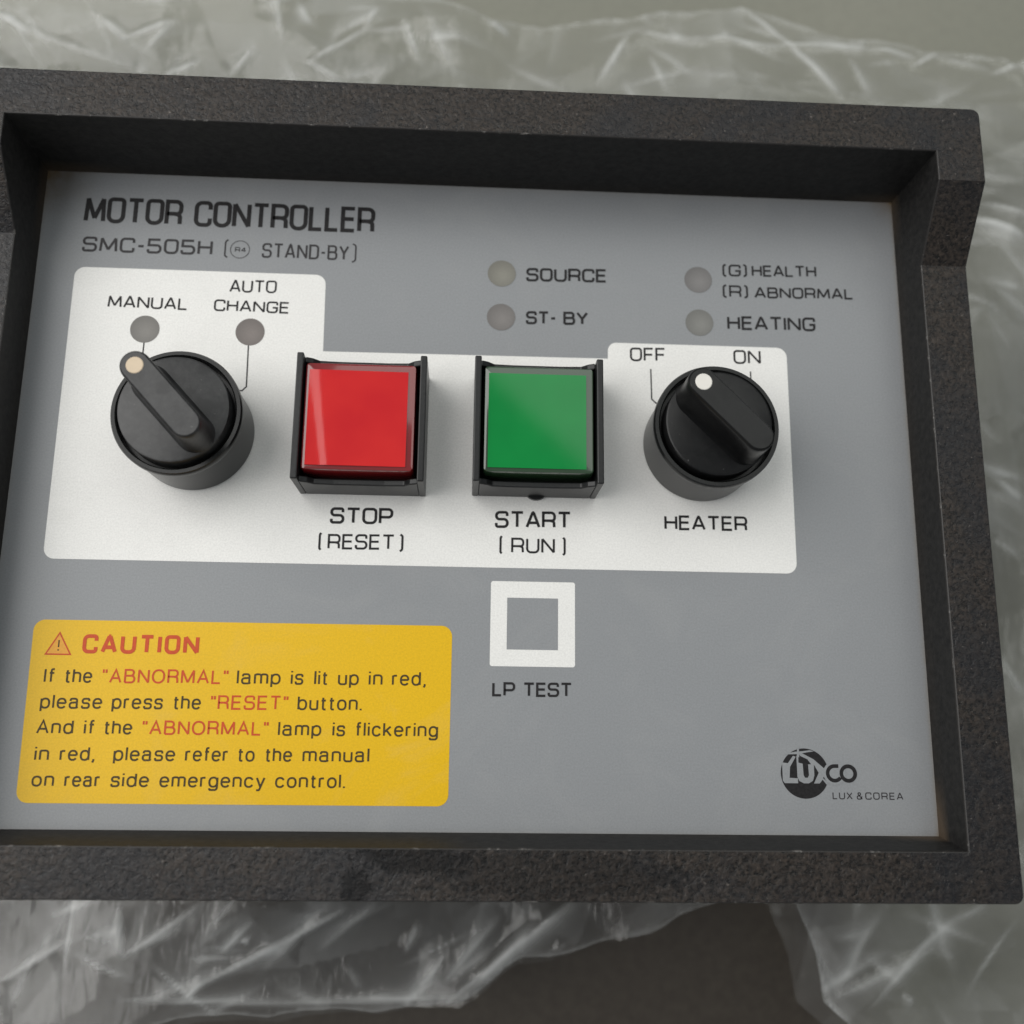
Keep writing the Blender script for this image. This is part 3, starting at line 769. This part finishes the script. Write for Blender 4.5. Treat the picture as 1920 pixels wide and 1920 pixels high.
# ------------------------------------------------------------------ square illuminated push buttons
def lens_mat(name, col):
    k = NT(name)
    k.p.inputs['Base Color'].default_value = (*col, 1)
    k.p.inputs['Roughness'].default_value = .12; k.p.inputs['Specular IOR Level'].default_value = .6
    k.p.inputs['Coat Weight'].default_value = .6; k.p.inputs['Coat Roughness'].default_value = .05
    return k.m
def face_mat(name, col, col2):
    k = NT(name)
    f = k.ramp(k.noise(90, 2), [(.35, 0), (.65, 1)])
    k.l(k.mix(f, col, col2), k.p.inputs['Base Color'])
    k.p.inputs['Roughness'].default_value = .5
    k.p.inputs['Coat Weight'].default_value = 1.0; k.p.inputs['Coat Roughness'].default_value = .06
    k.p.inputs['Coat IOR'].default_value = 1.42; k.p.inputs['Specular IOR Level'].default_value = 0.0
    return k.m
def push_button(cx, cy, label, lens, face, shape, cap_dx, cap_dy):
    x0, x1, y0, y1 = cx - 13.05, cx + 13.05, cy - 13.1, cy + 13.1
    g = 1.35; HG = 13.4
    m = Mesh()
    for a, b in ((x0, x0 + g), (x1 - g, x1)):                                   # tall side guards
        m.box(a, b, y0, y1, 0, HG)
    prof = [(x0 + g, 0), (x1 - g, 0), (x1 - g, 11.0), (x1 - g - 1.5, 10.2), (x1 - g - 2.7, 8.9), (cx + 5, 8.6), (cx - 5, 8.6), (x0 + g + 2.7, 8.9), (x0 + g + 1.5, 10.2), (x0 + g, 11.0)]
    m.prism_y(prof, y0 + .02, y0 + 1.3); m.prism_y(prof, y1 - 1.3, y1 - .02)    # lower front and back walls
    c = m.build('push_button', M['plastic'], root); c['label'] = label
    bevel(c, .25, 2, 40)
    fm = Mesh(); fm.box(x0 + g + .01, x1 - g - .01, y0 + 1.31, y1 - 1.31, .2, 5.5)
    fm.build('button_well', M['deep'], c)
    ccx, ccy = cx + cap_dx, cy + cap_dy
    s = 11.1; zt = 12.0
    q = lambda s_, z: [(x, y, z) for x, y in round_poly([(ccx - s_, ccy - s_, .7), (ccx + s_, ccy - s_, .7), (ccx + s_, ccy + s_, .7), (ccx - s_, ccy + s_, .7)], 4)]
    b = Mesh(); b.loft([q(s + .25, 5.6), q(s + .1, 9), q(s, zt - .35), q(s - .12, zt - .1), q(s - .4, zt)])
    o = b.build('lens', lens, c); autosmooth(o, 35)
    # legend plate: a slightly bowed gloss tile
    n = 24; hs = 9.9; V, F = [], []; pcx, pcy = ccx - .35, ccy - .42
    for j in range(n + 1):
        for i in range(n + 1):
            u, v = -1 + 2 * i / n, -1 + 2 * j / n
            V.append((pcx + u * hs, pcy + v * hs, zt + .12 + shape(u, v)))
    for j in range(n):
        for i in range(n):
            a = j * (n + 1) + i; F.append((a, a + 1, a + n + 2, a + n + 1))
    # skirt down to the lens
    rim = [j for j in range(n + 1)] + [(j) * (n + 1) + n for j in range(1, n + 1)] + [n * (n + 1) + i for i in range(n - 1, -1, -1)] + [j * (n + 1) for j in range(n - 1, 0, -1)]
    b0 = len(V); V += [(V[i][0], V[i][1], zt - .1) for i in rim]
    for k in range(len(rim)):
        l = (k + 1) % len(rim); F.append((rim[k], b0 + k, b0 + l, rim[l]))
    o = link('legend_plate', V, F, face, c); autosmooth(o, 30)
    return c
push_button(72.45, 80.3, 'red push button above STOP (RESET)', lens_mat('red_lens', (.19, .012, .014)), face_mat('red_plate', (.53, .016, .020), (.58, .022, .022)),
            lambda u, v: .22 - .16 * u - .03 * v * v + (.05 - .02 * v) * math.tanh((u + .76 + .14 * v) / .10), -.25, .35)
push_button(108.2, 80.7, 'green push button above START (RUN)', lens_mat('green_lens', (.022, .050, .022)), face_mat('green_plate', (.001, .195, .038), (.002, .215, .042)),
            lambda u, v: .12 + .04 * u * u + .03 * v * v, .1, .35)
nb = Mesh(); nb.loft([circle(108.6, 69.5, 2.6, z, 32) for z in (0.05, 1.1)]); o = nb.build('locating_tab', M['plastic'], root)

# ------------------------------------------------------------------ the bag
HOLE = [(166.0, -17.5), (145.7, -27.5), (117.4, -34.9), (110.2, -35.3), (95.0, -46.2), (24.6, -48.5), (-11.3, -57.0), (-18.9, -91.0), (226.8, -93.4), (191.1, -49.9), (184.8, -44.5), (182.7, -33.6), (176.8, -17.4)]
TOPE = [(-108.6, 247.3), (31.0, 240.7), (63.0, 231.4), (98.0, 226.3), (174.1, 235.6), (201.5, 225.5), (231.1, 224.1), (261.9, 223.8), (343.2, 229.5)]
def inside(poly, x, y):
    c = False; j = len(poly) - 1
    for i in range(len(poly)):
        xi, yi = poly[i]; xj, yj = poly[j]
        if (yi > y) != (yj > y) and x < (xj - xi) * (y - yi) / (yj - yi) + xi: c = not c
        j = i
    return c
def top_y(x):
    for (a, b), (c, d) in zip(TOPE, TOPE[1:]):
        if a <= x <= c: return b + (d - b) * (x - a) / (c - a)
    return TOPE[0][1] if x < TOPE[0][0] else TOPE[-1][1]
def seg_near(px, py, lines):
    best = (1e9, px, py)
    for (ax, ay), (bx, by) in lines:
        dx, dy = bx - ax, by - ay; q = dx * dx + dy * dy
        t = 0 if q < 1e-9 else max(0, min(1, ((px - ax) * dx + (py - ay) * dy) / q))
        x, y = ax + dx * t, ay + dy * t; d = (px - x) ** 2 + (py - y) ** 2
        if d < best[0]: best = (d, x, y)
    return best
def curve(poly, closed, jit, seed):
    """subdivide an outline and give it the small waver of a cut film edge"""
    out = []; n = len(poly)
    for i in range(n if closed else n - 1):
        a = Vector(poly[i]); b_ = Vector(poly[(i + 1) % n]); L = (b_ - a).length; m = max(1, int(L / 4))
        nrm = Vector((-(b_ - a).y, (b_ - a).x)).normalized()
        for k in range(m):
            p = a + (b_ - a) * (k / m); s = math.sin((p.x + p.y) * .23 + seed) + .6 * math.sin((p.x - p.y) * .51 + seed * 2)
            out.append(tuple(p + nrm * s * jit))
    if not closed: out.append(poly[-1])
    return out
def bag():
    import numpy as np
    from mathutils.geometry import delaunay_2d_cdt
    st = .8
    x0, x1, y0, y1 = -90.0, 290.0, -110.0, 246.0
    nx = int((x1 - x0) / st) + 1; ny = int((y1 - y0) / st) + 1
    X, Y = np.meshgrid(x0 + st * np.arange(nx), y0 + st * np.arange(ny))
    rng = np.random.RandomState(11)
    blur = lambda A: (A * 2 + np.roll(A, 1, 0) + np.roll(A, -1, 0) + np.roll(A, 1, 1) + np.roll(A, -1, 1)) / 6
    def facets(step, amp, stretch, ang):
        ca, sa = math.cos(ang), math.sin(ang); P = []; n = int(470 / step); ny_ = int(n / stretch)
        for a in range(-n // 2, n // 2 + 1):
            for b_ in range(-ny_ // 2, ny_ // 2 + 1):
                p = (a + rng.uniform(-.49, .49)) * step; q = (b_ + rng.uniform(-.49, .49)) * step * stretch
                P.append(Vector((100 + p * ca - q * sa, 60 + p * sa + q * ca)))
        vs, es, fs, _, _, _ = delaunay_2d_cdt(P, [], [], 0, 1e-4)
        hz = rng.uniform(-1, 1, len(vs)); out = np.zeros_like(X); tone = np.zeros_like(X)
        for f in fs:
            (ax, ay), (bx, by), (cx, cy) = (vs[i][:2] for i in f[:3])
            i0 = max(0, int((min(ax, bx, cx) - x0) / st)); i1 = min(nx, int((max(ax, bx, cx) - x0) / st) + 2)
            j0 = max(0, int((min(ay, by, cy) - y0) / st)); j1 = min(ny, int((max(ay, by, cy) - y0) / st) + 2)
            if i1 <= i0 or j1 <= j0: continue
            gx, gy = X[j0:j1, i0:i1], Y[j0:j1, i0:i1]
            d = (by - cy) * (ax - cx) + (cx - bx) * (ay - cy)
            if abs(d) < 1e-9: continue
            l1 = ((by - cy) * (gx - cx) + (cx - bx) * (gy - cy)) / d; l2 = ((cy - ay) * (gx - cx) + (ax - cx) * (gy - cy)) / d
            l3 = 1 - l1 - l2; m = (l1 >= -1e-6) & (l2 >= -1e-6) & (l3 >= -1e-6)
            out[j0:j1, i0:i1][m] = (l1 * hz[f[0]] + l2 * hz[f[1]] + l3 * hz[f[2]])[m]
            # sheen put into the film's opacity on some facets, fading across each
            if rng.rand() < .42:
                q = (l1, l2, l3)[rng.randint(3)]
                tone[j0:j1, i0:i1][m] = (rng.uniform(.05, .30) * np.clip(q, 0, 1) ** 1.3)[m]
        T.append(tone)
        return out * amp
    holec = curve(HOLE, True, .5, 1.3); topc = curve(TOPE, False, .5, .4)
    rect = [(1.5, 1.5), (188.5, 1.5), (188.5, 137.5), (1.5, 137.5)]
    segs = lambda q, c: list(zip(q, q[1:] + ([q[0]] if c else [])))
    lines = segs(holec, True) + segs(topc, False) + segs(rect, True)
    ty = np.interp(x0 + st * np.arange(nx), [p[0] for p in topc], [p[1] for p in topc])
    V_, F_, C_ = [], [], []
    for layer in range(2):
        Z = np.zeros_like(X); C = np.zeros_like(X); T = []
        if layer == 0:
            Z += facets(36, 7.0, 1.5, .5); Z += facets(16, 2.2, 2.6, 1.0); Z += facets(9, .75, 3.0, -.7); Z += facets(5, .22, 3.0, 1.3)
        else:
            Z += facets(44, 6.0, 1.4, -.4); Z += facets(19, 2.6, 2.4, -.9); Z += facets(8, .5, 3.0, .8)
        C += sum(T[:3]) * (.52 if layer == 0 else .3)
        lap = blur(np.abs(blur(Z) - Z))
        C += np.clip((lap - .06) * (1.5 if layer == 0 else 1.0), 0, .15)
        if layer == 0:
            for (ax, ay, bx, by, wd, am) in CREASES:
                L = math.hypot(bx - ax, by - ay); ux, uy = (bx - ax) / L, (by - ay) / L
                mx, my = (ax + bx) / 2, (ay + by) / 2
                m = (abs(X - mx) < L + 12) & (abs(Y - my) < L + 12)
                dx, dy = X[m] - ax, Y[m] - ay
                u = dx * ux + dy * uy; v = -dx * uy + dy * ux
                tt = u / L
                wl = wd * (.35 + .9 * np.clip(tt, 0, 1))
                e = np.sin(np.pi * np.clip((tt + .12) / 1.24, 0, 1)) ** .9
                side = 1 if (ax * 7.3 + ay * 3.1) % 2 > 1 else -1
                vv = v * side
                Z[m] += 1.6 * min(1, am) * e * np.exp(-np.abs(v) / (wd * 1.2))
                C[m] += .80 * am * e * np.where(vv > 0, np.exp(-vv / (wl * .9)), np.exp(-(vv / (wl * .30 + .35)) ** 2))  # fold sheen, sharp on one side, goes into the opacity
            # finer streaks following the same pulls in the film
            for k in range(230):
                c = CREASES[rng.randint(len(CREASES))]
                a = math.atan2(c[3] - c[1], c[2] - c[0]) + rng.normal(0, .35)
                cx, cy = c[0] + rng.normal(0, 16), c[1] + rng.normal(0, 12); L = rng.uniform(2, 10); wd = rng.uniform(.3, 2.0)
                m = (abs(X - cx) < L * 2 + 5) & (abs(Y - cy) < L * 2 + 5)
                dx, dy = X[m] - cx, Y[m] - cy
                u = dx * math.cos(a) + dy * math.sin(a); v = -dx * math.sin(a) + dy * math.cos(a)
                C[m] += rng.uniform(.05, .45) * np.exp(-(u / L) ** 2) * np.where(v > 0, np.exp(-v / wd), np.exp(-(v / (wd * .4 + .3)) ** 2))
                Z[m] += rng.uniform(-.5, .6) * np.exp(-(u / L) ** 2) * np.exp(-np.abs(v) / wd)
        # hem: edges of the film kept a little milkier, as a folded rim
        Z = blur(Z); Z -= Z.mean()
        Z = (-56 if layer == 0 else -74) + np.clip(Z, -12 if layer else -16, 22 if layer == 0 else 10)
        if layer == 0: Z = np.minimum(Z, -14)
        base = len(V_)
        keep = []; used = {}
        off = 0 if layer == 0 else 5.0
        for j in range(ny - 1):
            yy = y0 + st * (j + .5)
            for i in range(nx - 1):
                xx = x0 + st * (i + .5)
                if yy + off > ty[i]: continue
                if 1.5 < xx < 188.5 and 1.5 < yy < 137.5: continue
                if yy < -14 and inside(holec, xx, yy + off): continue
                a = j * nx + i
                keep.append((a, a + 1, a + nx + 1, a + nx))
        cnt = {}
        for f in keep:
            for q in range(4):
                e = (f[q], f[(q + 1) % 4]); e = (min(e), max(e)); cnt[e] = cnt.get(e, 0) + 1
        bv = set()
        for e, c in cnt.items():
            if c == 1: bv.update(e)
        Xf, Yf, Zf, Cf = X.reshape(-1), Y.reshape(-1), Z.reshape(-1), C.reshape(-1)
        for f in keep:
            q = []
            for v in f:
                if v not in used:
                    px, py, pz, pc = float(Xf[v]), float(Yf[v]), float(Zf[v]), float(Cf[v])
                    if v in bv and x0 + 1 < px < x1 - 1 and py > y0 + 1:
                        d, sx, sy = seg_near(px, py + off, lines) if py < -13 or py > 140 else seg_near(px, py, lines[-4:])
                        if d < 4: px, py = sx, sy - (off if (py < -13 or py > 140) else 0)
                        if layer == 0: pc = max(pc, .22)
                    used[v] = base + len(used); V_.append((px * MM, py * MM, pz * MM)); C_.append(min(.8, max(0, pc)))
                q.append(used[v])
            F_.append(tuple(q))
    me = bpy.data.meshes.new('plastic_bag')
    me.from_pydata(V_, [], F_)
    at = me.attributes.new('crease_sheen', 'FLOAT', 'POINT')
    at.data.foreach_set('value', np.array(C_, np.float32))
    me.materials.append(mat_film())
    me.polygons.foreach_set('use_smooth', [True] * len(me.polygons))
    me.update()
    o = bpy.data.objects.new('plastic_bag', me); COL.objects.link(o)
    o['label'] = 'crumpled clear plastic bag spread under the controller on the floor'; o['category'] = 'plastic bag'
    return o
bag()
